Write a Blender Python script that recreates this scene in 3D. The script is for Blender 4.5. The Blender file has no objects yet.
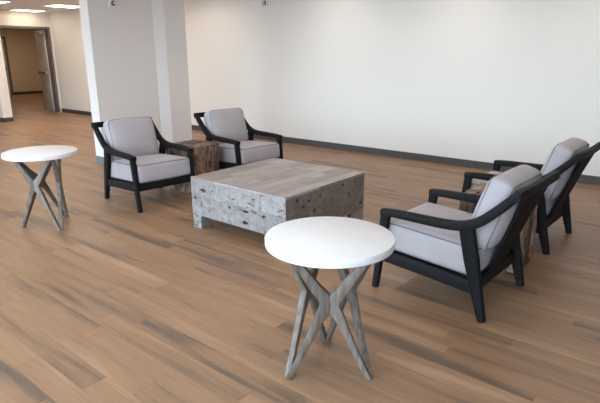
import bpy, bmesh, math, random
from math import pi, sin, cos, radians
from mathutils import Vector, Matrix

random.seed(7)
S = bpy.context.scene
COL = S.collection

# ------------------------------------------------------------------ camera
CAM_H, PITCH, ROLL, YAW, FPX = 1.55, 0.2794, -0.0025, -0.687, 515.2
fw = Vector((sin(YAW) * cos(PITCH), cos(YAW) * cos(PITCH), -sin(PITCH)))
rt = Vector((cos(YAW), -sin(YAW), 0))
up = rt.cross(fw)
r2 = rt * cos(ROLL) + up * sin(ROLL)
u2 = up * cos(ROLL) - rt * sin(ROLL)
cd = bpy.data.cameras.new('camera')
cd.sensor_fit = 'HORIZONTAL'
cd.sensor_width = 36
cd.lens = FPX / 600 * 36
cd.clip_start = 0.05
cd.clip_end = 200
co = bpy.data.objects.new('camera', cd)
COL.objects.link(co)
M4 = Matrix((r2, u2, -fw)).transposed().to_4x4()
M4.translation = Vector((0, 0, CAM_H))
co.matrix_world = M4
S.camera = co

# ------------------------------------------------------------------ world, daylight, exposure
SKY = 12.0
w = bpy.data.worlds.new('sky')
S.world = w
w.use_nodes = True
bg = w.node_tree.nodes['Background']
bg.inputs[0].default_value = (0.63, 0.82, 1.0, 1)
bg.inputs[1].default_value = SKY
vs = S.view_settings
vs.view_transform = 'Standard'
vs.look = 'None'
vs.gamma = 1
vs.use_curve_mapping = False
vs.exposure = 0.05
S.cycles.use_denoising = True
S.cycles.max_bounces = 10
S.cycles.diffuse_bounces = 6
S.cycles.sample_clamp_indirect = 6
S.cycles.caustics_reflective = False
S.cycles.caustics_refractive = False
LAMP = 8.0           # strength of the ceiling panels
LAMP_COL = (1.0, 0.93, 0.86)
LOBBY_COL = (1.0, 0.83, 0.64)   # warmer tubes by the doorway
WIN_Y = -1.3          # window wall behind the camera
WIN = [(-10.2, -7.3), (-7.1, -4.2), (-4.0, -1.1), (-0.9, 2.0)]   # storefront windows
WZ0, WZ1 = 0.12, 2.5
for x0, x1 in WIN:    # portals in the openings: they only steer the sampling of the sky
    ld = bpy.data.lights.new('window_portal', 'AREA')
    ld.shape = 'RECTANGLE'
    ld.size = x1 - x0
    ld.size_y = WZ1 - WZ0
    ld.cycles.is_portal = True
    lo = bpy.data.objects.new('window_portal', ld)
    COL.objects.link(lo)
    lo.location = ((x0 + x1) / 2, WIN_Y - 0.16, (WZ0 + WZ1) / 2)
    lo.rotation_euler = (radians(90), 0, 0)   # -Z of the lamp turned to +Y, into the room

# ------------------------------------------------------------------ materials
def nt(name):
    m = bpy.data.materials.new(name)
    m.use_nodes = True
    t = m.node_tree
    b = t.nodes['Principled BSDF']
    return m, t, b

def N(t, typ, **kw):
    n = t.nodes.new(typ)
    for k, v in kw.items():
        setattr(n, k, v)
    return n

def ramp(t, stops, fac=None, interp='LINEAR'):
    r = N(t, 'ShaderNodeValToRGB')
    r.color_ramp.interpolation = interp
    el = r.color_ramp.elements
    while len(el) < len(stops):
        el.new(0.5)
    for e, (p, c) in zip(el, stops):
        e.position = p
        e.color = (*c, 1)
    if fac is not None:
        t.links.new(fac, r.inputs[0])
    return r.outputs[0]

def math_(t, op, a, b=None):
    n = N(t, 'ShaderNodeMath', operation=op)
    for i, v in enumerate((a, b)):
        if v is None: continue
        if isinstance(v, (int, float)): n.inputs[i].default_value = v
        else: t.links.new(v, n.inputs[i])
    return n.outputs[0]

def mix(t, blend, fac, a, b):
    n = N(t, 'ShaderNodeMix', data_type='RGBA', blend_type=blend)
    for i, v in ((0, fac), (6, a), (7, b)):
        if isinstance(v, (int, float)): n.inputs[i].default_value = v
        elif isinstance(v, tuple): n.inputs[i].default_value = (*v, 1)
        else: t.links.new(v, n.inputs[i])
    return n.outputs[2]

def noise(t, vec, scale, detail=4, rough=0.55, dist=0.0):
    n = N(t, 'ShaderNodeTexNoise')
    n.inputs['Scale'].default_value = scale
    n.inputs['Detail'].default_value = detail
    n.inputs['Roughness'].default_value = rough
    n.inputs['Distortion'].default_value = dist
    if vec is not None: t.links.new(vec, n.inputs['Vector'])
    return n.outputs[0]

def mapping(t, vec, scale=(1, 1, 1), loc=None):
    n = N(t, 'ShaderNodeMapping')
    n.inputs['Scale'].default_value = scale
    t.links.new(vec, n.inputs['Vector'])
    if loc is not None: t.links.new(loc, n.inputs['Location'])
    return n.outputs[0]

def bump(t, b, h, strength, dist=0.01):
    n = N(t, 'ShaderNodeBump')
    n.inputs['Strength'].default_value = strength
    n.inputs['Distance'].default_value = dist
    t.links.new(h, n.inputs['Height'])
    t.links.new(n.outputs[0], b.inputs['Normal'])

def piece_random(t):
    """a random value per object and per loose piece"""
    o = N(t, 'ShaderNodeObjectInfo').outputs['Random']
    g = N(t, 'ShaderNodeNewGeometry').outputs['Random Per Island']
    return math_(t, 'FRACT', math_(t, 'ADD', o, g))

def plain(name, col, rough=0.5, metal=0.0, spec=0.5, var=0.0, scale=8, bmp=0.0, bscale=200):
    m, t, b = nt(name)
    b.inputs['Roughness'].default_value = rough
    b.inputs['Metallic'].default_value = metal
    b.inputs['Specular IOR Level'].default_value = spec
    tc = N(t, 'ShaderNodeTexCoord').outputs['Object']
    if var:
        n = noise(t, tc, scale, 3)
        lo = tuple(c * (1 - var) for c in col)
        hi = tuple(min(1, c * (1 + var)) for c in col)
        t.links.new(ramp(t, [(0.3, lo), (0.7, hi)], n), b.inputs['Base Color'])
    else:
        b.inputs['Base Color'].default_value = (*col, 1)
    if bmp:
        bump(t, b, noise(t, tc, bscale, 3), bmp, 0.002)
    return m

def emit(name, col, strength):
    m, t, b = nt(name)
    b.inputs['Base Color'].default_value = (0.8, 0.8, 0.8, 1)
    b.inputs['Emission Color'].default_value = (*col, 1)
    b.inputs['Emission Strength'].default_value = strength
    return m

def floor_mat():
    m, t, b = nt('vinyl_plank')
    pos = N(t, 'ShaderNodeNewGeometry').outputs['Position']
    r = piece_random(t)
    off = N(t, 'ShaderNodeCombineXYZ')
    t.links.new(math_(t, 'MULTIPLY', r, 37.0), off.inputs[0])
    t.links.new(math_(t, 'MULTIPLY', r, 91.0), off.inputs[1])
    big = noise(t, mapping(t, pos, (0.62, 7.0, 1), off.outputs[0]), 1.3, 3, 0.5, 0.3)
    fine = noise(t, mapping(t, pos, (2.2, 45.0, 1), off.outputs[0]), 1.6, 6, 0.7, 0.5)
    tone = math_(t, 'ADD', math_(t, 'MULTIPLY', math_(t, 'SUBTRACT', big, 0.5), 1.6),
                 math_(t, 'ADD', math_(t, 'MULTIPLY', r, 0.35), 0.36))
    c = ramp(t, [(0.0, (0.112, 0.074, 0.054)), (0.22, (0.150, 0.094, 0.064)), (0.40, (0.260, 0.146, 0.083)),
                 (0.75, (0.310, 0.176, 0.099)), (1.0, (0.380, 0.230, 0.135))], tone)
    g = ramp(t, [(0.30, (0.74, 0.72, 0.70)), (0.48, (1, 1, 1)), (0.75, (1.12, 1.10, 1.07))], fine)
    t.links.new(mix(t, 'MULTIPLY', 1.0, c, mix(t, 'MULTIPLY', 1.0, g, (1.0, 1.0, 0.98))), b.inputs['Base Color'])
    b.inputs['Roughness'].default_value = 0.42
    b.inputs['Specular IOR Level'].default_value = 0.35
    bump(t, b, fine, 0.12, 0.002)
    return m

def weathered_mat():
    """bleached reclaimed hardwood with dark cracks and worm holes"""
    m, t, b = nt('bleached_wood')
    tc = N(t, 'ShaderNodeTexCoord').outputs['Object']
    r = piece_random(t)
    off = N(t, 'ShaderNodeCombineXYZ')
    for i, k in enumerate((17.0, 53.0, 29.0)):
        t.links.new(math_(t, 'MULTIPLY', r, k), off.inputs[i])
    grain = noise(t, mapping(t, tc, (16, 2.0, 16), off.outputs[0]), 2.0, 6, 0.65, 0.6)
    cloud = noise(t, mapping(t, tc, (3, 2, 3), off.outputs[0]), 1.6, 3, 0.5, 0.3)
    tone = math_(t, 'ADD', math_(t, 'MULTIPLY', r, 0.55), math_(t, 'MULTIPLY', cloud, 0.45))
    c = ramp(t, [(0.1, (0.215, 0.172, 0.150)), (0.45, (0.300, 0.252, 0.230)), (0.75, (0.39, 0.340, 0.318)), (1.0, (0.48, 0.43, 0.41))], tone)
    g = ramp(t, [(0.28, (0.66, 0.62, 0.59)), (0.5, (1, 1, 1)), (0.8, (1.1, 1.1, 1.1))], grain)
    c = mix(t, 'MULTIPLY', 1.0, c, g)
    b.inputs['Roughness'].default_value = 0.55
    t.links.new(c, b.inputs['Base Color'])
    bump(t, b, grain, 0.35, 0.004)
    return m

def cracked_mat(name, tint):
    """the same wood on the aprons, with black fissures and holes"""
    m, t, b = nt(name)
    tc = N(t, 'ShaderNodeTexCoord').outputs['Object']
    r = piece_random(t)
    off = N(t, 'ShaderNodeCombineXYZ')
    for i, k in enumerate((11.0, 23.0, 41.0)):
        t.links.new(math_(t, 'MULTIPLY', r, k), off.inputs[i])
    cloud = noise(t, mapping(t, tc, (4, 4, 6), off.outputs[0]), 1.8, 5, 0.6, 0.8)
    tone = math_(t, 'ADD', math_(t, 'MULTIPLY', r, 0.5), math_(t, 'MULTIPLY', cloud, 0.5))
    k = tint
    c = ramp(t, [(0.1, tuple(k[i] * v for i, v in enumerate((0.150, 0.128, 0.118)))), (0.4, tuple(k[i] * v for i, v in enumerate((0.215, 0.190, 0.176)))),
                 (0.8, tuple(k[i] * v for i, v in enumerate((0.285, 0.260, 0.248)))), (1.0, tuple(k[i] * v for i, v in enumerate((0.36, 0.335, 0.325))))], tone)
    warp = noise(t, mapping(t, tc, (2.2, 2.2, 4.5), off.outputs[0]), 1.0, 5, 0.6, 0.5)
    line = math_(t, 'ABSOLUTE', math_(t, 'SUBTRACT', warp, 0.5))
    where = noise(t, mapping(t, tc, (5, 5, 5), off.outputs[0]), 1.0, 2, 0.5, 0)
    line = math_(t, 'ADD', line, math_(t, 'MULTIPLY', math_(t, 'MAXIMUM', math_(t, 'SUBTRACT', where, 0.44), 0.0), 0.5))
    crack = ramp(t, [(0.0, (0.22, 0.20, 0.20)), (0.004, (0.6, 0.58, 0.57)), (0.012, (1, 1, 1))], line)
    hole = noise(t, mapping(t, tc, (7, 7, 12), off.outputs[0]), 1.5, 4, 0.58, 0.3)
    hm = ramp(t, [(0.345, (0.035, 0.03, 0.035)), (0.365, (0.4, 0.4, 0.4)), (0.395, (1, 1, 1))], hole)
    mott = noise(t, mapping(t, tc, (14, 14, 14), off.outputs[0]), 1.5, 5, 0.65, 0.4)
    c = mix(t, 'MULTIPLY', 1.0, c, ramp(t, [(0.33, (0.68, 0.67, 0.66)), (0.5, (1, 1, 1)), (0.7, (1.22, 1.22, 1.22))], mott))
    c = mix(t, 'MULTIPLY', 0.75, c, crack)
    c = mix(t, 'MULTIPLY', 1.0, c, hm)
    t.links.new(c, b.inputs['Base Color'])
    b.inputs['Roughness'].default_value = 0.6
    bump(t, b, mix(t, 'MULTIPLY', 1.0, crack, hm), 0.5, 0.006)
    return m

def wood_mat(name, lo, mid, hi, sc=(30, 30, 4), rough=0.6, seed=0.0, bm_=0.3, spec=0.4):
    m, t, b = nt(name)
    tc = N(t, 'ShaderNodeTexCoord').outputs['Object']
    r = piece_random(t)
    off = N(t, 'ShaderNodeCombineXYZ')
    t.links.new(math_(t, 'MULTIPLY', r, 31.0), off.inputs[0])
    t.links.new(math_(t, 'MULTIPLY', r, 17.0), off.inputs[2])
    n = noise(t, mapping(t, tc, sc, off.outputs[0]), 1.0, 6, 0.65, 0.8)
    n = math_(t, 'ADD', n, math_(t, 'MULTIPLY', math_(t, 'SUBTRACT', r, 0.5), 0.22))
    t.links.new(ramp(t, [(0.3, lo), (0.5, mid), (0.7, hi)], n), b.inputs['Base Color'])
    b.inputs['Roughness'].default_value = rough
    b.inputs['Specular IOR Level'].default_value = spec
    bump(t, b, n, bm_, 0.004)
    return m

def fabric_mat():
    m, t, b = nt('grey_linen')
    tc = N(t, 'ShaderNodeTexCoord').outputs['Object']
    n = noise(t, tc, 260, 2)
    n2 = noise(t, tc, 5, 3)
    c = ramp(t, [(0.3, (0.372, 0.333, 0.338)), (0.7, (0.420, 0.378, 0.386))], n)
    c2 = ramp(t, [(0.3, (0.93, 0.93, 0.93)), (0.7, (1.03, 1.03, 1.03))], n2)
    t.links.new(mix(t, 'MULTIPLY', 1.0, c, c2), b.inputs['Base Color'])
    b.inputs['Roughness'].default_value = 0.9
    b.inputs['Specular IOR Level'].default_value = 0.2
    b.inputs['Sheen Weight'].default_value = 0.15
    h = math_(t, 'ADD', math_(t, 'MULTIPLY', n, 0.1), noise(t, tc, 9, 2))
    bump(t, b, h, 0.18, 0.02)
    return m

MAT = dict(
    floor=floor_mat(),
    subfloor=plain('subfloor', (0.09, 0.06, 0.045), 0.8),
    wall=plain('wall_paint', (0.79, 0.755, 0.70), 0.5, spec=0.3, bmp=0.04, bscale=120),
    column=plain('column_paint', (0.75, 0.70, 0.66), 0.5, spec=0.3, bmp=0.04, bscale=120),
    ceiling=plain('ceiling_tile', (0.84, 0.84, 0.85), 0.9, spec=0.1, bmp=0.2, bscale=90),
    base=plain('vinyl_base', (0.060, 0.054, 0.050), 0.5),
    basegrey=plain('grey_vinyl_base', (0.16, 0.165, 0.17), 0.5),
    tan=plain('corridor_tan', (0.68, 0.56, 0.44), 0.55, spec=0.2),  # darker and warmer tan than the room walls
    black=wood_mat('ebonised_wood', (0.006, 0.006, 0.0065), (0.009, 0.0088, 0.0092), (0.014, 0.013, 0.013), (40, 40, 40), 0.6, 0, 0.05, 0.12),
    fabric=fabric_mat(),
    piping=plain('piping_cord', (0.19, 0.175, 0.175), 0.9, spec=0.2),
    white=plain('white_composite', (0.75, 0.735, 0.735), 0.45, var=0.02, scale=14, bmp=0.05, bscale=60),
    greywood=wood_mat('grey_washed_wood', (0.080, 0.057, 0.043), (0.140, 0.109, 0.087), (0.220, 0.183, 0.155), (38, 38, 5), 0.6),
    bleach=weathered_mat(),
    crack=cracked_mat('fissured_wood', (1, 1, 1)),
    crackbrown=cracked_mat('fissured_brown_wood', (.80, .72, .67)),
    core=plain('dark_joint_wood', (0.11, 0.095, 0.085), 0.8),
    root=wood_mat('teak_root', (0.022, 0.014, 0.010), (0.120, 0.068, 0.042), (0.37, 0.245, 0.165), (20, 20, 10), 0.5),
    rootdark=plain('root_hollow', (0.03, 0.02, 0.015), 0.9),
    frame=plain('door_frame_paint', (0.125, 0.118, 0.125), 0.4),
    leaf=plain('door_paint', (0.56, 0.515, 0.48), 0.4, var=0.02),
    metal=plain('brushed_metal', (0.45, 0.42, 0.38), 0.35, metal=1.0),
    brass=plain('dark_bar', (0.17, 0.14, 0.12), 0.4, metal=0.5),
    plastic=plain('white_plastic', (0.76, 0.76, 0.77), 0.35),
    lens=plain('smoked_lens', (0.10, 0.10, 0.13), 0.15),
    lamp=emit('lamp_diffuser', LAMP_COL, LAMP),
    header=emit('dim_lamp_diffuser', LOBBY_COL, LAMP * .75),
    corridor=emit('corridor_fill_diffuser', (1.0, .80, .58), LAMP * 2.4),
    lobby=emit('warm_lamp_diffuser', LOBBY_COL, LAMP * 2.1),
    mullion=plain('anodised_frame', (0.16, 0.16, 0.165), 0.35, metal=0.6),
    paving=plain('outside_paving', (0.32, 0.32, 0.31), 0.8, var=0.08, scale=2),
)
def glass_mat():
    m, t, b = nt('window_glass')
    out = t.nodes['Material Output']
    tr = N(t, 'ShaderNodeBsdfTransparent')
    gl = N(t, 'ShaderNodeBsdfGlossy')
    gl.inputs['Roughness'].default_value = 0.02
    mx = N(t, 'ShaderNodeMixShader')
    mx.inputs[0].default_value = 0.06
    t.links.new(tr.outputs[0], mx.inputs[1])
    t.links.new(gl.outputs[0], mx.inputs[2])
    t.links.new(mx.outputs[0], out.inputs['Surface'])
    return m
MAT['glass'] = glass_mat()

# ------------------------------------------------------------------ mesh helpers
def link_mesh(name, bm, mat, parent=None, smooth=False):
    me = bpy.data.meshes.new(name)
    bmesh.ops.recalc_face_normals(bm, faces=bm.faces[:])
    bm.to_mesh(me)
    bm.free()
    me.materials.append(MAT[mat])
    if smooth:
        for p in me.polygons: p.use_smooth = True
        if smooth != 'full':
            me.set_sharp_from_angle(angle=radians(40))
    o = bpy.data.objects.new(name, me)
    COL.objects.link(o)
    if parent is not None: o.parent = parent
    return o

def box(bm, x0, x1, y0, y1, z0, z1, bev=0.0, seg=2):
    ret = bmesh.ops.create_cube(bm, size=1.0)
    vs_ = ret['verts']
    for v in vs_:
        v.co = Vector((x0 + (v.co.x + .5) * (x1 - x0), y0 + (v.co.y + .5) * (y1 - y0), z0 + (v.co.z + .5) * (z1 - z0)))
    if bev:
        ed = list({e for v in vs_ for e in v.link_edges})
        bmesh.ops.bevel(bm, geom=ed, offset=bev, segments=seg, profile=0.5, affect='EDGES', clamp_overlap=True)
    return bm

def boxo(name, mat, parent, x0, x1, y0, y1, z0, z1, bev=0.0, seg=2):
    return link_mesh(name, box(bmesh.new(), x0, x1, y0, y1, z0, z1, bev, seg), mat, parent, smooth=bool(bev))

def sweep(bm, pts, secs, side=None, ch=0.3, cap=True):
    """rounded-rectangle section (half width along side, half height) swept along pts"""
    pts = [Vector(p) for p in pts]
    n = len(pts)
    rings = []
    for i, p in enumerate(pts):
        tg = (pts[min(i + 1, n - 1)] - pts[max(i - 1, 0)]).normalized()
        sd = side[i] if isinstance(side, list) else (side or Vector((0, 1, 0)))
        sd = Vector(sd)
        sd = (sd - tg * sd.dot(tg)).normalized()
        nm = tg.cross(sd).normalized()
        a, b_ = secs[i] if isinstance(secs, list) else secs
        c = min(a, b_) * ch * 2
        prof = [(a - c, b_), (a - c * .3, b_ - c * .3), (a, b_ - c), (a, -b_ + c), (a - c * .3, -b_ + c * .3), (a - c, -b_),
                (-a + c, -b_), (-a + c * .3, -b_ + c * .3), (-a, -b_ + c), (-a, b_ - c), (-a + c * .3, b_ - c * .3), (-a + c, b_)]
        rings.append([bm.verts.new(p + sd * q[0] + nm * q[1]) for q in prof])
    k = len(rings[0])
    for i in range(n - 1):
        for j in range(k):
            bm.faces.new((rings[i][j], rings[i][(j + 1) % k], rings[i + 1][(j + 1) % k], rings[i + 1][j]))
    if cap:
        bm.faces.new(rings[0][::-1])
        bm.faces.new(rings[-1])
    return bm

def spline(ctrl, n):
    """Catmull-Rom through control tuples of any length"""
    out = []
    P = [tuple(c) for c in ctrl]
    P = [tuple(2 * a - b for a, b in zip(P[0], P[1]))] + P + [tuple(2 * a - b for a, b in zip(P[-1], P[-2]))]
    segs = len(P) - 3
    for i in range(n + 1):
        u = i / n * segs
        k = min(int(u), segs - 1)
        f = u - k
        p0, p1, p2, p3 = P[k:k + 4]
        out.append(tuple(0.5 * (2 * b + (c - a) * f + (2 * a - 5 * b + 4 * c - d) * f * f + (3 * b - a - 3 * c + d) * f ** 3)
                         for a, b, c, d in zip(p0, p1, p2, p3)))
    return out

def tube(bm, pts, r, closed=False, k=6):
    pts = [Vector(p) for p in pts]
    n = len(pts)
    rings = []
    for i, p in enumerate(pts):
        if closed: tg = (pts[(i + 1) % n] - pts[i - 1]).normalized()
        else: tg = (pts[min(i + 1, n - 1)] - pts[max(i - 1, 0)]).normalized()
        a = Vector((0, 0, 1)) if abs(tg.z) < .9 else Vector((1, 0, 0))
        s = tg.cross(a).normalized(); u = s.cross(tg)
        rings.append([bm.verts.new(p + (s * cos(q) + u * sin(q)) * r) for q in [2 * pi * j / k for j in range(k)]])
    for i in range(n if closed else n - 1):
        A, B = rings[i], rings[(i + 1) % n]
        for j in range(k):
            bm.faces.new((A[j], A[(j + 1) % k], B[(j + 1) % k], B[j]))
    if not closed:
        bm.faces.new(rings[0][::-1]); bm.faces.new(rings[-1])
    return bm

def lathe(bm, prof, n=48, c=(0, 0, 0)):
    rings = []
    for r, z in prof:
        rings.append([bm.verts.new((c[0] + r * cos(2 * pi * i / n), c[1] + r * sin(2 * pi * i / n), c[2] + z)) for i in range(n)])
    for a, b_ in zip(rings, rings[1:]):
        for i in range(n):
            bm.faces.new((a[i], a[(i + 1) % n], b_[(i + 1) % n], b_[i]))
    bm.faces.new(rings[0][::-1]); bm.faces.new(rings[-1])
    return bm

def cushion(hx, hy, hz, r, puff, n=14, sag=0.0):
    """soft boxed cushion, thickness along z"""
    bm = bmesh.new()
    bmesh.ops.create_cube(bm, size=2.0)
    bmesh.ops.subdivide_edges(bm, edges=bm.edges[:], cuts=n, use_grid_fill=True)
    for v in bm.verts:
        p = v.co.copy()
        # denser sampling near the borders
        q = Vector(tuple(math.copysign(1 - (1 - abs(c)) ** 1.6, c) for c in p))
        q = Vector((q.x * hx, q.y * hy, q.z * hz))
        inner = Vector((max(-hx + r, min(hx - r, q.x)), max(-hy + r, min(hy - r, q.y)), max(-hz + r, min(hz - r, q.z))))
        d = q - inner
        if d.length > 1e-9: q = inner + d.normalized() * r
        fx, fy, fz = 1 - (q.x / hx) ** 2, 1 - (q.y / hy) ** 2, 1 - (q.z / hz) ** 2
        q.z += puff * (p.z if abs(p.z) < 1 else math.copysign(1, p.z)) * max(0, fx) ** .7 * max(0, fy) ** .7
        q.x += math.copysign(1, q.x) * puff * 0.30 * max(0, fz) * max(0, fy) ** .5 * (1 if abs(p.x) > .9 else 0)
        q.y += math.copysign(1, q.y) * puff * 0.30 * max(0, fz) * max(0, fx) ** .5 * (1 if abs(p.y) > .9 else 0)
        v.co = q
    return bm

def piping_loop(hx, hy, z, r, rad=0.0045):
    pts = []
    for cx, cy, a0 in ((hx - r, hy - r, 0), (-hx + r, hy - r, pi / 2), (-hx + r, -hy + r, pi), (hx - r, -hy + r, 3 * pi / 2)):
        for k in range(6):
            a = a0 + k / 5 * pi / 2
            pts.append((cx + r * cos(a), cy + r * sin(a), z))
    return tube(bmesh.new(), pts, rad, True, 6)

def empty(name, loc=(0, 0, 0), rz=0.0):
    o = bpy.data.objects.new(name, None)
    o.empty_display_size = 0.1
    COL.objects.link(o)
    o.location = loc
    o.rotation_euler = (0, 0, rz)
    return o

def tag(o, label=None, cat=None, group=None, kind=None):
    if label: o['label'] = label
    if cat: o['category'] = cat
    if group: o['group'] = group
    if kind: o['kind'] = kind
    return o

def copy_tree(o, parent=None):
    c = o.copy()
    COL.objects.link(c)
    c.parent = parent
    for ch in list(o.children):
        copy_tree(ch, c)
    return c

# ------------------------------------------------------------------ the room
BACK, DOORX, FARX, RIGHT, CEIL = 7.05, -14.4, -22.2, 6.0, 2.61
CORR0, CORR1 = 3.6, 10.6          # corridor beyond the door

fl = boxo('floor', 'subfloor', None, FARX - .2, RIGHT + .2, WIN_Y - .2, CORR1 + .2, -0.15, -0.008)
tag(fl, 'wood-look plank floor running through the whole room', kind='structure')

PW, PL = 0.127, 1.22
def plank_mesh():
    bm = bmesh.new()
    g, b_ = 0.0003, 0.0012
    x0, x1, y0, y1 = g, PL - g, g, PW - g
    lo = [bm.verts.new(p) for p in ((x0, y0, -.008), (x1, y0, -.008), (x1, y1, -.008), (x0, y1, -.008))]
    md = [bm.verts.new((v.co.x, v.co.y, -0.0006)) for v in lo]
    tp = [bm.verts.new(p) for p in ((x0 + b_, y0 + b_, 0), (x1 - b_, y0 + b_, 0), (x1 - b_, y1 - b_, 0), (x0 + b_, y1 - b_, 0))]
    for A, B in ((lo, md), (md, tp)):
        for i in range(4):
            bm.faces.new((A[i], A[(i + 1) % 4], B[(i + 1) % 4], B[i]))
    bm.faces.new(tp)
    return bm

def to_px(p):
    d = Vector(p) - Vector((0, 0, CAM_H))
    z = d.dot(fw)
    if z < 0.15: return None
    return 300 + FPX * d.dot(r2) / z, 201.5 - FPX * d.dot(u2) / z

cells = []
ny = int((CORR1 - WIN_Y) / PW)
for j in range(ny + 1):
    y = WIN_Y + j * PW
    sft = random.random() * PL
    nx = int((RIGHT - FARX) / PL) + 1
    for i in range(nx + 1):
        x = FARX - sft + i * PL
        if x > RIGHT: continue
        if y > BACK and x > DOORX: continue
        c = [to_px((x + a * PL, y + b * PW, 0)) for a, b in ((0, 0), (1, 0), (1, 1), (0, 1))]
        area = 0
        if all(c):
            mx_, my_ = sum(q[0] for q in c) / 4, sum(q[1] for q in c) / 4
            if any(-5 < q[0] < 605 and -5 < q[1] < 408 for q in c + [(mx_, my_)]):
                area = abs(sum(c[k][0] * c[(k + 1) % 4][1] - c[(k + 1) % 4][0] * c[k][1] for k in range(4))) / 2
                inside = sum(1 for a in (0.1, .3, .5, .7, .9)
                             for q in [to_px((x + a * PL, y + .5 * PW, 0))] if q and 0 < q[0] < 600 and 0 < q[1] < 403) / 5
                area *= inside
        cells.append((area, x, y))
cells.sort(reverse=True)
pm = None
for area, x, y in cells[:300]:
    if pm is None:
        p = link_mesh('plank', plank_mesh(), 'floor', fl)
        pm = p.data
    else:
        p = bpy.data.objects.new('plank', pm)
        COL.objects.link(p)
        p.parent = fl
    p.location = (x, y, 0)
    if random.random() < .5:
        p.location = (x + PL, y + PW, 0); p.rotation_euler = (0, 0, pi)
vv, ff = [], []
src_v = [v.co.copy() for v in pm.vertices]
src_f = [list(p.vertices) for p in pm.polygons]
for area, x, y in cells[300:]:
    b0 = len(vv)
    vv += [(v.x + x, v.y + y, v.z) for v in src_v]
    ff += [[b0 + k for k in f] for f in src_f]
me = bpy.data.meshes.new('plank_field')
me.from_pydata(vv, [], ff)
me.materials.append(MAT['floor'])
pf = bpy.data.objects.new('plank_field', me)
COL.objects.link(pf)
pf.parent = fl
pf['kind'] = 'stuff'

def wall(name, mat, boxes, label):
    bm = bmesh.new()
    for b_ in boxes: box(bm, *b_)
    o = link_mesh(name, bm, mat)
    tag(o, label, kind='structure')
    return o

wall('ceiling', 'ceiling', [(FARX - .2, RIGHT + .2, WIN_Y - .2, CORR1 + .2, CEIL, CEIL + .2)], 'pale grey acoustic ceiling above the room')
wall('wall_back', 'wall', [(DOORX, RIGHT, BACK, BACK + .15, 0, CEIL)], 'long plain off-white wall behind the seating')
wall('wall_right', 'wall', [(RIGHT, RIGHT + .15, WIN_Y, BACK + .15, 0, CEIL)], 'off-white side wall to the right of the seating')
OP0, OP1, OPZ = 5.32, 6.98, 2.2
wall('wall_left', 'wall', [(DOORX - .15, DOORX, WIN_Y, OP0, 0, CEIL), (DOORX - .15, DOORX, OP1, CORR1, 0, CEIL),
                           (DOORX - .15, DOORX, OP0, OP1, OPZ, CEIL)], 'cream wall with the open doorway')
wall('wall_stub', 'wall', [(DOORX, -13.25, 5.05, 5.27, 0, CEIL)], 'short cream wall end beside the open doorway')
def prism(bm, pts, z0, z1):
    lo = [bm.verts.new((x, y, z0)) for x, y in pts]
    hi = [bm.verts.new((x, y, z1)) for x, y in pts]
    n = len(pts)
    for i in range(n):
        bm.faces.new((lo[i], lo[(i + 1) % n], hi[(i + 1) % n], hi[i]))
    bm.faces.new(lo[::-1]); bm.faces.new(hi)
    return bm
CX0, CX1, CX2 = -7.15, -6.935, -6.857
cpts = [(CX0, 3.93), (CX1, 3.93), (CX1, 4.96), (CX2, 5.115), (CX2, 5.512), (CX0, 5.512)]
tag(link_mesh('wall_column', prism(bmesh.new(), cpts, 0, CEIL), 'column'), 'stepped pale grey column behind the armchairs', kind='structure')
wall('wall_corridor', 'tan', [(FARX - .15, FARX, CORR0, CORR1, 0, CEIL), (FARX, DOORX - .15, CORR1, CORR1 + .15, 0, CEIL),
                               (FARX, DOORX - .15, CORR0 - .15, CORR0, 0, CEIL)], 'cream corridor walls beyond the doorway')
wb = [(DOORX, WIN[0][0], WIN_Y - .2, WIN_Y, 0, CEIL), (WIN[-1][1], RIGHT, WIN_Y - .2, WIN_Y, 0, CEIL)]
for (a, b_), (c, d) in zip(WIN, WIN[1:]): wb.append((b_, c, WIN_Y - .2, WIN_Y, 0, CEIL))
for a, b_ in WIN: wb += [(a, b_, WIN_Y - .2, WIN_Y, 0, WZ0), (a, b_, WIN_Y - .2, WIN_Y, WZ1, CEIL)]
wall('wall_front', 'wall', wb, 'window wall on the near side of the room')
for i, (a, b_) in enumerate(WIN):
    wn = empty('window_%d' % (i + 1), ((a + b_) / 2, WIN_Y - .1, WZ0))
    tag(wn, 'tall fixed window in the near wall', kind='structure')
    hw, hh = (b_ - a) / 2, WZ1 - WZ0
    for nm, q in (('frame', (-hw, -hw + .05, -.04, .04, 0, hh)), ('frame', (hw - .05, hw, -.04, .04, 0, hh)),
                  ('frame', (-hw + .05, hw - .05, -.04, .04, 0, .05)), ('frame', (-hw + .05, hw - .05, -.04, .04, hh - .05, hh)),
                  ('mullion', (-.025, .025, -.04, .04, .05, hh - .05))):
        boxo(nm, 'mullion', wn, *q)
    boxo('pane', 'glass', wn, -hw + .05, -.025, -.004, .004, .05, hh - .05)
    boxo('pane', 'glass', wn, .025, hw - .05, -.004, .004, .05, hh - .05)
gnd = boxo('ground', 'paving', None, -40, 30, -40, WIN_Y - .2, -0.4, -0.15)
tag(gnd, 'grey paving outside the windows', kind='structure')

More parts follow.
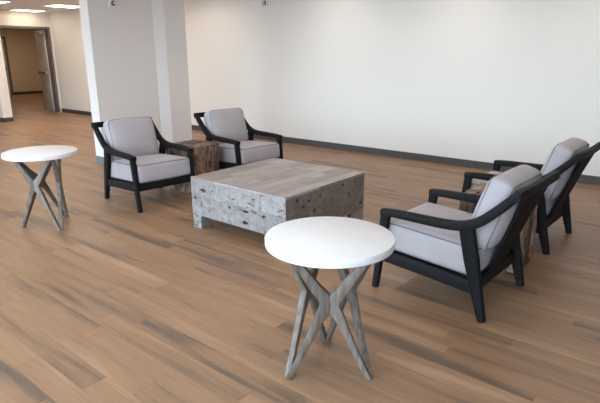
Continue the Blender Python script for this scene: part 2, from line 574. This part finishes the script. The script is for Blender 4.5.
def base(name, boxes, label):
    o = wall(name, 'base', boxes, label)
    return o
BH, BT = 0.10, 0.012
base('baseboard_back', [(DOORX + BT, RIGHT, BACK - BT, BACK, 0, BH)], 'dark grey vinyl base along the long back wall')
base('baseboard_right', [(RIGHT - BT, RIGHT, WIN_Y, BACK - BT, 0, BH)], 'dark grey vinyl base along the right wall')
base('baseboard_left', [(DOORX, DOORX + BT, WIN_Y, 5.05, 0, BH),
                        (DOORX, -13.25, 5.05 - BT, 5.05, 0, BH), (-13.25, -13.25 + BT, 5.05 - BT, 5.27, 0, BH)],
     'dark vinyl base around the cream wall end')
bpts = [(CX0, 3.93 - BT), (CX1 + BT, 3.93 - BT), (CX1 + BT, 4.955), (CX2 + BT, 5.112), (CX2 + BT, 5.512 + BT), (CX0, 5.512 + BT)]
tag(link_mesh('baseboard_column', prism(bmesh.new(), bpts, 0, BH), 'basegrey'), 'grey vinyl base around the column foot', kind='structure')
base('baseboard_corridor', [(FARX, FARX + BT, 8.98, CORR1, 0, BH), (FARX + BT, DOORX - .15, CORR1 - BT, CORR1, 0, BH)],
     'dark vinyl base at the end of the corridor')

# door frame, open leaf, far corridor door
tr = wall('trim_1', 'frame', [(DOORX - .17, DOORX + .02, OP1 - .05, OP1 + .01, 0, OPZ + .05),
                              (DOORX - .17, DOORX + .02, OP0 - .01, OP0 + .05, 0, OPZ + .05),
                              (DOORX - .17, DOORX + .02, OP0 + .05, OP1 - .05, OPZ - .01, OPZ + .05)],
          'dark grey metal frame around the open doorway')
dr = empty('door_1', (DOORX - .17, OP1 - .06, 0), radians(180 - 12))
tag(dr, 'open beige door leaf swung into the corridor', kind='structure')
LW = 0.98
boxo('leaf', 'leaf', dr, 0, LW, -.022, .022, .012, OPZ - .03, .003)
bar = boxo('panic_bar', 'brass', dr, .10, LW - .06, .06, .09, 1.02, 1.09, .008)
boxo('bar_mount', 'metal', bar, .08, .18, .022, .07, 1.0, 1.11, .006)
boxo('bar_mount', 'metal', bar, LW - .14, LW - .04, .022, .07, 1.0, 1.11, .006)
cl = boxo('door_closer', 'metal', dr, .12, .42, .022, .085, OPZ - .15, OPZ - .08, .008)
bm = sweep(bmesh.new(), [(.3, .06, OPZ - .07), (.52, .20, OPZ - .065), (.2, .30, OPZ - .06)], (.012, .006), Vector((0, 0, 1)))
link_mesh('closer_arm', bm, 'metal', cl)
for z in (.2, 1.05, 1.9):
    link_mesh('hinge', lathe(bmesh.new(), [(.012, z), (.012, z + .11)], 10, (-.012, .02, 0)), 'metal', dr, True)

d2 = empty('door_2', (FARX, 8.45, 0))
tag(d2, 'closed pale door with grey frame at the end of the corridor', kind='structure')
boxo('leaf', 'leaf', d2, 0.005, .03, -.46, .46, .01, 2.13)
for y0, y1, z0, z1 in ((.46, .53, 0, 2.22), (-.53, -.46, 0, 2.22), (-.46, .46, 2.13, 2.22)):
    boxo('door_frame', 'frame', d2, .002, .06, y0, y1, z0, z1)
lv = link_mesh('lever_handle', lathe(bmesh.new(), [(.03, 0), (.03, .015)], 12), 'brass', d2, True)
lv.matrix_local = Matrix.Translation((.03, .39, 1.02)) @ Matrix.Rotation(pi / 2, 4, 'Y')
boxo('lever', 'brass', lv, -.012, .012, -.13, .012, .03, .05, .004)

# ceiling panels
def lamp(x, y, label, mat='lamp', sx=.6, sy=.72):
    e = empty('ceiling_light', (x, y, CEIL))
    tag(e, label, 'ceiling light', 'recessed ceiling light panels')
    bm = bmesh.new()
    hx, hy = sx / 2, sy / 2
    for q in ((-hx, hx, -hy, -hy + .03), (-hx, hx, hy - .03, hy), (-hx, -hx + .03, -hy + .03, hy - .03), (hx - .03, hx, -hy + .03, hy - .03)):
        box(bm, *q, -.012, 0)
    link_mesh('frame', bm, 'plastic', e)
    boxo('diffuser', mat, e, -hx + .03, hx - .03, -hy + .03, hy - .03, -.008, -.001)
    return e
lamp(-13.98, 6.30, 'lit ceiling panel just in front of the doorway header', 'header')
lamp(-12.1, 6.30, 'lit ceiling panel beside the column edge, right of the doorway header panel', 'lobby')
lamp(-12.2, 4.72, 'lit ceiling panel cut by the upper left corner of the photo', 'lobby')
lamp(-17.0, 6.6, 'added unseen ceiling fill panel inside the corridor just beyond the doorway', 'corridor')  # this and the next: unseen panels added to brighten the corridor
lamp(-20.2, 8.6, 'added unseen ceiling fill panel at the far end of the corridor', 'corridor')
lamp(-9.9, 6.3, 'added unseen ceiling fill panel behind the column, close to the long wall', 'lobby')  # these three unseen panels are added to lift the far wall and floor
lamp(-9.7, 4.35, 'added unseen ceiling fill panel on the far side of the column', 'lobby')
lamp(-9.7, 1.9, 'added unseen ceiling fill panel over the open floor left of the far round table', 'lobby')
for y, row in ((6.12, 'along the long white wall'), (3.9, 'in the row over the coffee table'), (1.5, 'in the row over the two round tables')):
    for x, col in ((-7.8, 'leftmost'), (-4.9, 'second'), (-2.9, 'third'), (-1.0, 'rightmost')):
        lamp(x, y, '%s lit ceiling panel %s' % (col, row))

# wall devices
def strobe(name, loc, rz, label, cat, dome):
    e = empty(name, loc, rz)          # faces local -Y
    tag(e, label, cat)
    boxo('housing', 'plastic', e, -.06, .06, -.035, 0, -.06, .06, .008)
    if dome:
        l = link_mesh('lens', lathe(bmesh.new(), [(.036, 0), (.036, .012), (.028, .026), (.012, .034)], 20), 'lens', e, True)
        l.matrix_local = Matrix.Translation((0, -.03, 0)) @ Matrix.Rotation(pi / 2, 4, 'X')
        k = link_mesh('glint_ring', lathe(bmesh.new(), [(.016, 0), (.016, .006)], 16), 'plastic', l, True)
        k.location = (0, 0, .034)
    else:
        boxo('lens', 'lens', e, .012, .045, -.05, -.035, -.035, .04, .005)
        boxo('grille', 'metal', e, -.045, -.01, -.04, -.035, -.04, .04, .003)
    return e
strobe('fire_alarm', (-6.55, BACK, 2.40), 0, 'small white alarm strobe high on the long wall', 'alarm', False)
strobe('motion_sensor', (-6.935, 4.30, 2.235), pi / 2, 'small white sensor box with dark round lens on the column', 'sensor', True)
ot = empty('wall_outlet', (-6.86, BACK, .45))
tag(ot, 'small white outlet plate low on the long wall', 'outlet')
boxo('plate', 'plastic', ot, -.035, .035, -.006, 0, -.057, .057, .003)
for z in (-.022, .022): boxo('socket', 'plastic', ot, -.017, .017, -.009, -.006, z - .014, z + .014, .002)

# ------------------------------------------------------------------ armchair (front = +X, origin on floor)
HALF = 0.333
def make_chair():
    e = empty('armchair')
    Y = Vector((0, 1, 0))
    for s in (-1, 1):
        y = s * HALF
        # front leg, foot a little ahead of the top
        bm = sweep(bmesh.new(), spline([(.385, y, 0), (.362, y, .2), (.340, y, .40), (.325, y, .535)], 8),
                   [(.023 + .003 * k / 8, .022 + .011 * k / 8) for k in range(9)], Y)
        link_mesh('front_leg', bm, 'black', e, True)
        bm = sweep(bmesh.new(), spline([(-.370, y, 0), (-.318, y, .2), (-.268, y, .40), (-.228, y, .565)], 8),
                   [(.023 + .003 * k / 8, .024 + .022 * min(1, k / 5)) for k in range(9)], Y)
        link_mesh('rear_leg', bm, 'black', e, True)
        ctrl = [(.352, y, .545), (.25, y, .552), (.08, y, .554), (-.08, y, .556), (-.20, y, .570), (-.30, y, .615),
                (-.385, y, .690), (-.455, y, .762), (-.502, y, .815)]
        n = 32
        pts = spline(ctrl, n)
        secs = [(.032 - .006 * (k / n), .023 + .007 * sin(pi * k / n)) for k in range(n + 1)]
        link_mesh('armrest', sweep(bmesh.new(), pts, secs, Y), 'black', e, True)
        bm = sweep(bmesh.new(), [(.35, y * .985, .245), (-.01, y * .985, .222), (-.335, y * .985, .195)], (.016, .042), Y)
        link_mesh('side_rail', bm, 'black', e, True)
    X = Vector((1, 0, 0))
    i = HALF - .015
    for nm, x, z, sec in (('front_rail', .345, .244, (.014, .040)), ('rear_rail', -.300, .205, (.016, .042))):
        link_mesh(nm, sweep(bmesh.new(), [(x, -i, z), (x, 0, z), (x, i, z)], sec, X), 'black', e, True)
    link_mesh('top_rail', sweep(bmesh.new(), [(-.500, -HALF - .024, .803), (-.508, 0, .803), (-.500, HALF + .024, .803)], (.018, .030), X), 'black', e, True)
    for k in range(6):
        y = -.20 + .08 * k; w_ = .52
        link_mesh('back_slat', sweep(bmesh.new(), spline([(-.292, y * w_, .205), (-.358, y * (w_ + .08), .40), (-.432, y * (w_ + .2), .61), (-.500, y, .795)], 6), (.026, .012), Y), 'black', e, True)
    boxo('seat_deck', 'black', e, -.31, .335, -i + .01, i - .01, .232, .247)
    # seat cushion, tilted to the back
    hx, hy, hz = .335, .308, .094
    sc = link_mesh('seat_cushion', cushion(hx, hy, hz, .034, .024), 'fabric', e, 'full')
    sc.matrix_local = Matrix.Translation((.040, 0, .364)) @ Matrix.Rotation(radians(-3.6), 4, 'Y')
    for z in (hz - .008, -hz + .008):
        link_mesh('piping', piping_loop(hx - .005, hy - .005, z, .038), 'piping', sc, True)
    hx, hy, hz = .222, .268, .076
    bc = link_mesh('back_cushion', cushion(hx, hy, hz, .044, .042), 'fabric', e, 'full')
    lean = radians(17)
    bc.matrix_local = Matrix.Translation((-.316, 0, .640)) @ Matrix.Rotation(-(pi / 2) - lean, 4, 'Y') @ Matrix.Rotation(pi, 4, 'X')
    for z in (hz - .010, -hz + .010):
        link_mesh('piping', piping_loop(hx - .008, hy - .008, z, .046), 'piping', bc, True)
    return e

GC = 'grey cushioned black wood armchairs'
chair = make_chair()
chairs = [
    ((-1.278, 3.183), 178.0, 'grey cushioned black armchair in front on the right, beside the near round table'),
    ((-1.280, 4.575), 178.6, 'grey cushioned black armchair at the right edge, behind the nearer right armchair'),
    ((-4.790, 3.218), -6.0, 'grey cushioned black armchair standing right in front of the column'),
    ((-4.648, 4.522), -6.4, 'grey cushioned black armchair against the white wall, right of the column'),
]
for i, ((x, y), a, lab) in enumerate(chairs):
    o = chair if i == 0 else copy_tree(chair)
    o.location = (x, y, 0)
    o.rotation_euler = (0, 0, radians(a))
    tag(o, lab, 'armchair', GC)

# ------------------------------------------------------------------ round side tables
RT, ZT, TH = 0.312, 0.707, 0.039
def make_table():
    e = empty('round_table')
    prof = [(RT - .006, ZT - TH), (RT - .0015, ZT - TH + .002), (RT, ZT - TH + .006), (RT, ZT - .005), (RT - .0015, ZT - .0015), (RT - .005, ZT)]
    link_mesh('table_top', lathe(bmesh.new(), prof, 96), 'white', e, True)
    boxo('mount_plate', 'core', e, -.10, .10, -.10, .10, ZT - TH - .012, ZT - TH)
    for k in range(3):
        for s in (-1, 1):
            af = radians(120 * k)
            an = af + s * pi / 3
            off = s * radians(1.6)
            # each strut bends at the waist, where it meets the strut of the next foot
            nd = Vector((cos(an), sin(an), 0)) * .112 + Vector((cos(af), sin(af), 0)) * .017
            ft = Vector((cos(af + off), sin(af + off), 0)) * .232
            tp = Vector((cos(af + off * 1.3), sin(af + off * 1.3), 0)) * .235
            zt = ZT - TH
            P = [(*ft.xy, 0.0), (*(ft * .62 + nd * .38).xy, .150), (*(ft * .22 + nd * .78).xy, .320), (*nd.xy, .412),
                 (*(nd * .72 + tp * .28).xy, .490), (*(nd * .30 + tp * .70).xy, .600), (*tp.xy, zt)]
            pts = spline(P, 26)
            secs = []
            for q in range(27):
                u = q / 26
                wd = .0145 + .0165 * math.exp(-((u - .52) / .22) ** 2) + .004 * u
                secs.append((.016 + .004 * math.exp(-((u - .5) / .25) ** 2), wd))
            rad = Vector((cos(an), sin(an), 0))
            link_mesh('leg_strut', sweep(bmesh.new(), pts, secs, rad), 'greywood', e, True)
    return e
tb = make_table()
tag(tb, 'round white-topped table with twisted grey wood legs in the foreground', 'side table', 'round white-topped side tables')
tb.location = (-1.373, 1.898, 0)
tb.rotation_euler = (0, 0, radians(8.5))
t2 = copy_tree(tb)
t2.location = (-4.756, 2.080, 0)
t2.rotation_euler = (0, 0, radians(-4))
tag(t2, 'round white-topped table with crossed grey legs standing at the left edge', 'side table', 'round white-topped side tables')

# ------------------------------------------------------------------ square coffee table of reclaimed blocks
CT = empty('coffee_table', (-3.092, 3.466, 0))
tag(CT, 'square low coffee table of bleached cracked wood blocks', 'coffee table')
CW, CHt, AP = 1.14, 0.479, 0.128
h = CW / 2
boxo('carcass', 'core', CT, -h + .02, h - .02, -h + .02, h - .02, AP + .01, CHt - .02)
rng = random.Random(5)
x = -h
strips = 11
for k in range(strips):
    x1 = -h + CW * (k + 1) / strips
    cuts = [-h, h]
    for q in range(rng.choice((1, 2, 2))):
        c = rng.uniform(-h + .2, h - .2)
        if all(abs(c - z) > .18 for z in cuts): cuts.append(c)
    cuts.sort()
    for a, b_ in zip(cuts, cuts[1:]):
        dz = rng.uniform(-.0015, .0)
        p = boxo('top_plank', 'bleach', CT, x + .0006, x1 - .0006, a + .0006, b_ - .0006, CHt - .02, CHt + dz, .0012, 1)
    x = x1
def side_blocks(axis, sign, rows, nmin, nmax, seed):
    g = random.Random(seed)
    zs = [AP] + [AP + (CHt - .02 - AP) * q for q in rows] + [CHt - .0201]
    for z0, z1 in zip(zs, zs[1:]):
        n = g.randint(nmin, nmax)
        hb = h if axis == 'y' else h - .02
        ws = [g.uniform(.6, 1.5) for _ in range(n)]
        tot = sum(ws); a = -hb
        for w_ in ws:
            b_ = a + 2 * hb * w_ / tot
            d = g.uniform(-.003, 0)
            lo, hi = sorted((sign * (h - .02), sign * (h + d)))
            q = (a + .0003, b_ - .0003, lo, hi, z0 + .0003, z1 - .0003)
            if axis == 'x': q = (lo, hi, a + .0006, b_ - .0006, z0 + .0006, z1 - .0006)
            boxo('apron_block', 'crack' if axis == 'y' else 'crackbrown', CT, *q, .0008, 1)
            a = b_
side_blocks('y', -1, [.55], 3, 4, 6)
side_blocks('y', 1, [.55], 3, 4, 4)
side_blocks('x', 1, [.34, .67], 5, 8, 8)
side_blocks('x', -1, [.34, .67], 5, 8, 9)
for sx in (-1, 1):
    for sy in (-1, 1):
        xs = sorted((sx * (h - .003), sx * (h - .115))); ys = sorted((sy * (h - .003), sy * (h - .115)))
        boxo('leg', 'crack', CT, *xs, *ys, 0, AP + .012, .003, 1)

# ------------------------------------------------------------------ teak root cube tables
def root_cube(loc, size, hgt, seed, label):
    e = empty('root_side_table', (*loc, 0))
    tag(e, label, 'side table', 'teak root cube tables')
    g = random.Random(seed)
    hs = size / 2
    boxo('core', 'rootdark', e, -hs + .05, hs - .05, -hs + .05, hs - .05, .004, hgt - .012)
    n = 6
    gx = [[None] * (n + 1) for _ in range(n + 1)]
    for i in range(n + 1):
        for j in range(n + 1):
            jx = 0 if i in (0, n) else g.uniform(-.028, .028)
            jy = 0 if j in (0, n) else g.uniform(-.028, .028)
            gx[i][j] = (-hs + size * i / n + jx, -hs + size * j / n + jy)
    lev = 7
    # wavy drift of every lattice line with height
    drift = {}
    for i in range(n + 1):
        for j in range(n + 1):
            pth = []; a = b_ = 0
            for q in range(lev):
                pth.append((a, b_))
                a = a * .8 + g.uniform(-.016, .016); b_ = b_ * .8 + g.uniform(-.016, .016)
            drift[i, j] = pth
    for i in range(n):
        for j in range(n):
            edge = i in (0, n - 1) or j in (0, n - 1)
            if not edge: 
                (x0, y0), (x1, y1) = gx[i][j], gx[i + 1][j + 1]
            bm = bmesh.new()
            rings = []
            cor = [(i, j), (i + 1, j), (i + 1, j + 1), (i, j + 1)]
            z0 = 0 if not edge else g.choice((0, 0, 0, .01, .03))
            zt = hgt - g.uniform(0, .006)
            if not edge: z0 = hgt - .03
            inn = [g.uniform(.0, .020) for _ in range(lev)]
            for q in range(lev):
                u = q / (lev - 1)
                z = z0 + (zt - z0) * u
                P = []
                for c in cor:
                    X, Y_ = gx[c[0]][c[1]]
                    dx, dy = drift[c][q]
                    X = max(-hs, min(hs, X + dx)); Y_ = max(-hs, min(hs, Y_ + dy))
                    if q < lev - 1:
                        k_ = 1 - inn[q] / hs
                        if abs(X) > hs - .02: X *= k_
                        if abs(Y_) > hs - .02: Y_ *= k_
                    P.append(Vector((X, Y_, z)))
                cen = sum(P, Vector()) / 4
                P = [cen + (p - cen) * (.95 if q < lev - 1 else .975) for p in P]
                R = []
                for a_, b__ in zip(P, P[1:] + P[:1]):     # chamfer the corners
                    R += [bm.verts.new(a_.lerp(b__, .2)), bm.verts.new(a_.lerp(b__, .8))]
                rings.append(R)
            for A, B in zip(rings, rings[1:]):
                for k in range(8):
                    bm.faces.new((A[k], A[(k + 1) % 8], B[(k + 1) % 8], B[k]))
            bm.faces.new(rings[0][::-1]); bm.faces.new(rings[-1])
            link_mesh('root_piece', bm, 'root', e, False)
    return e
root_cube((-4.79, 3.855), .47, .54, 21, 'brown teak root cube table between the two armchairs near the column')
root_cube((-1.205, 3.850), .48, .54, 22, 'brown teak root cube table between the two right-hand armchairs')
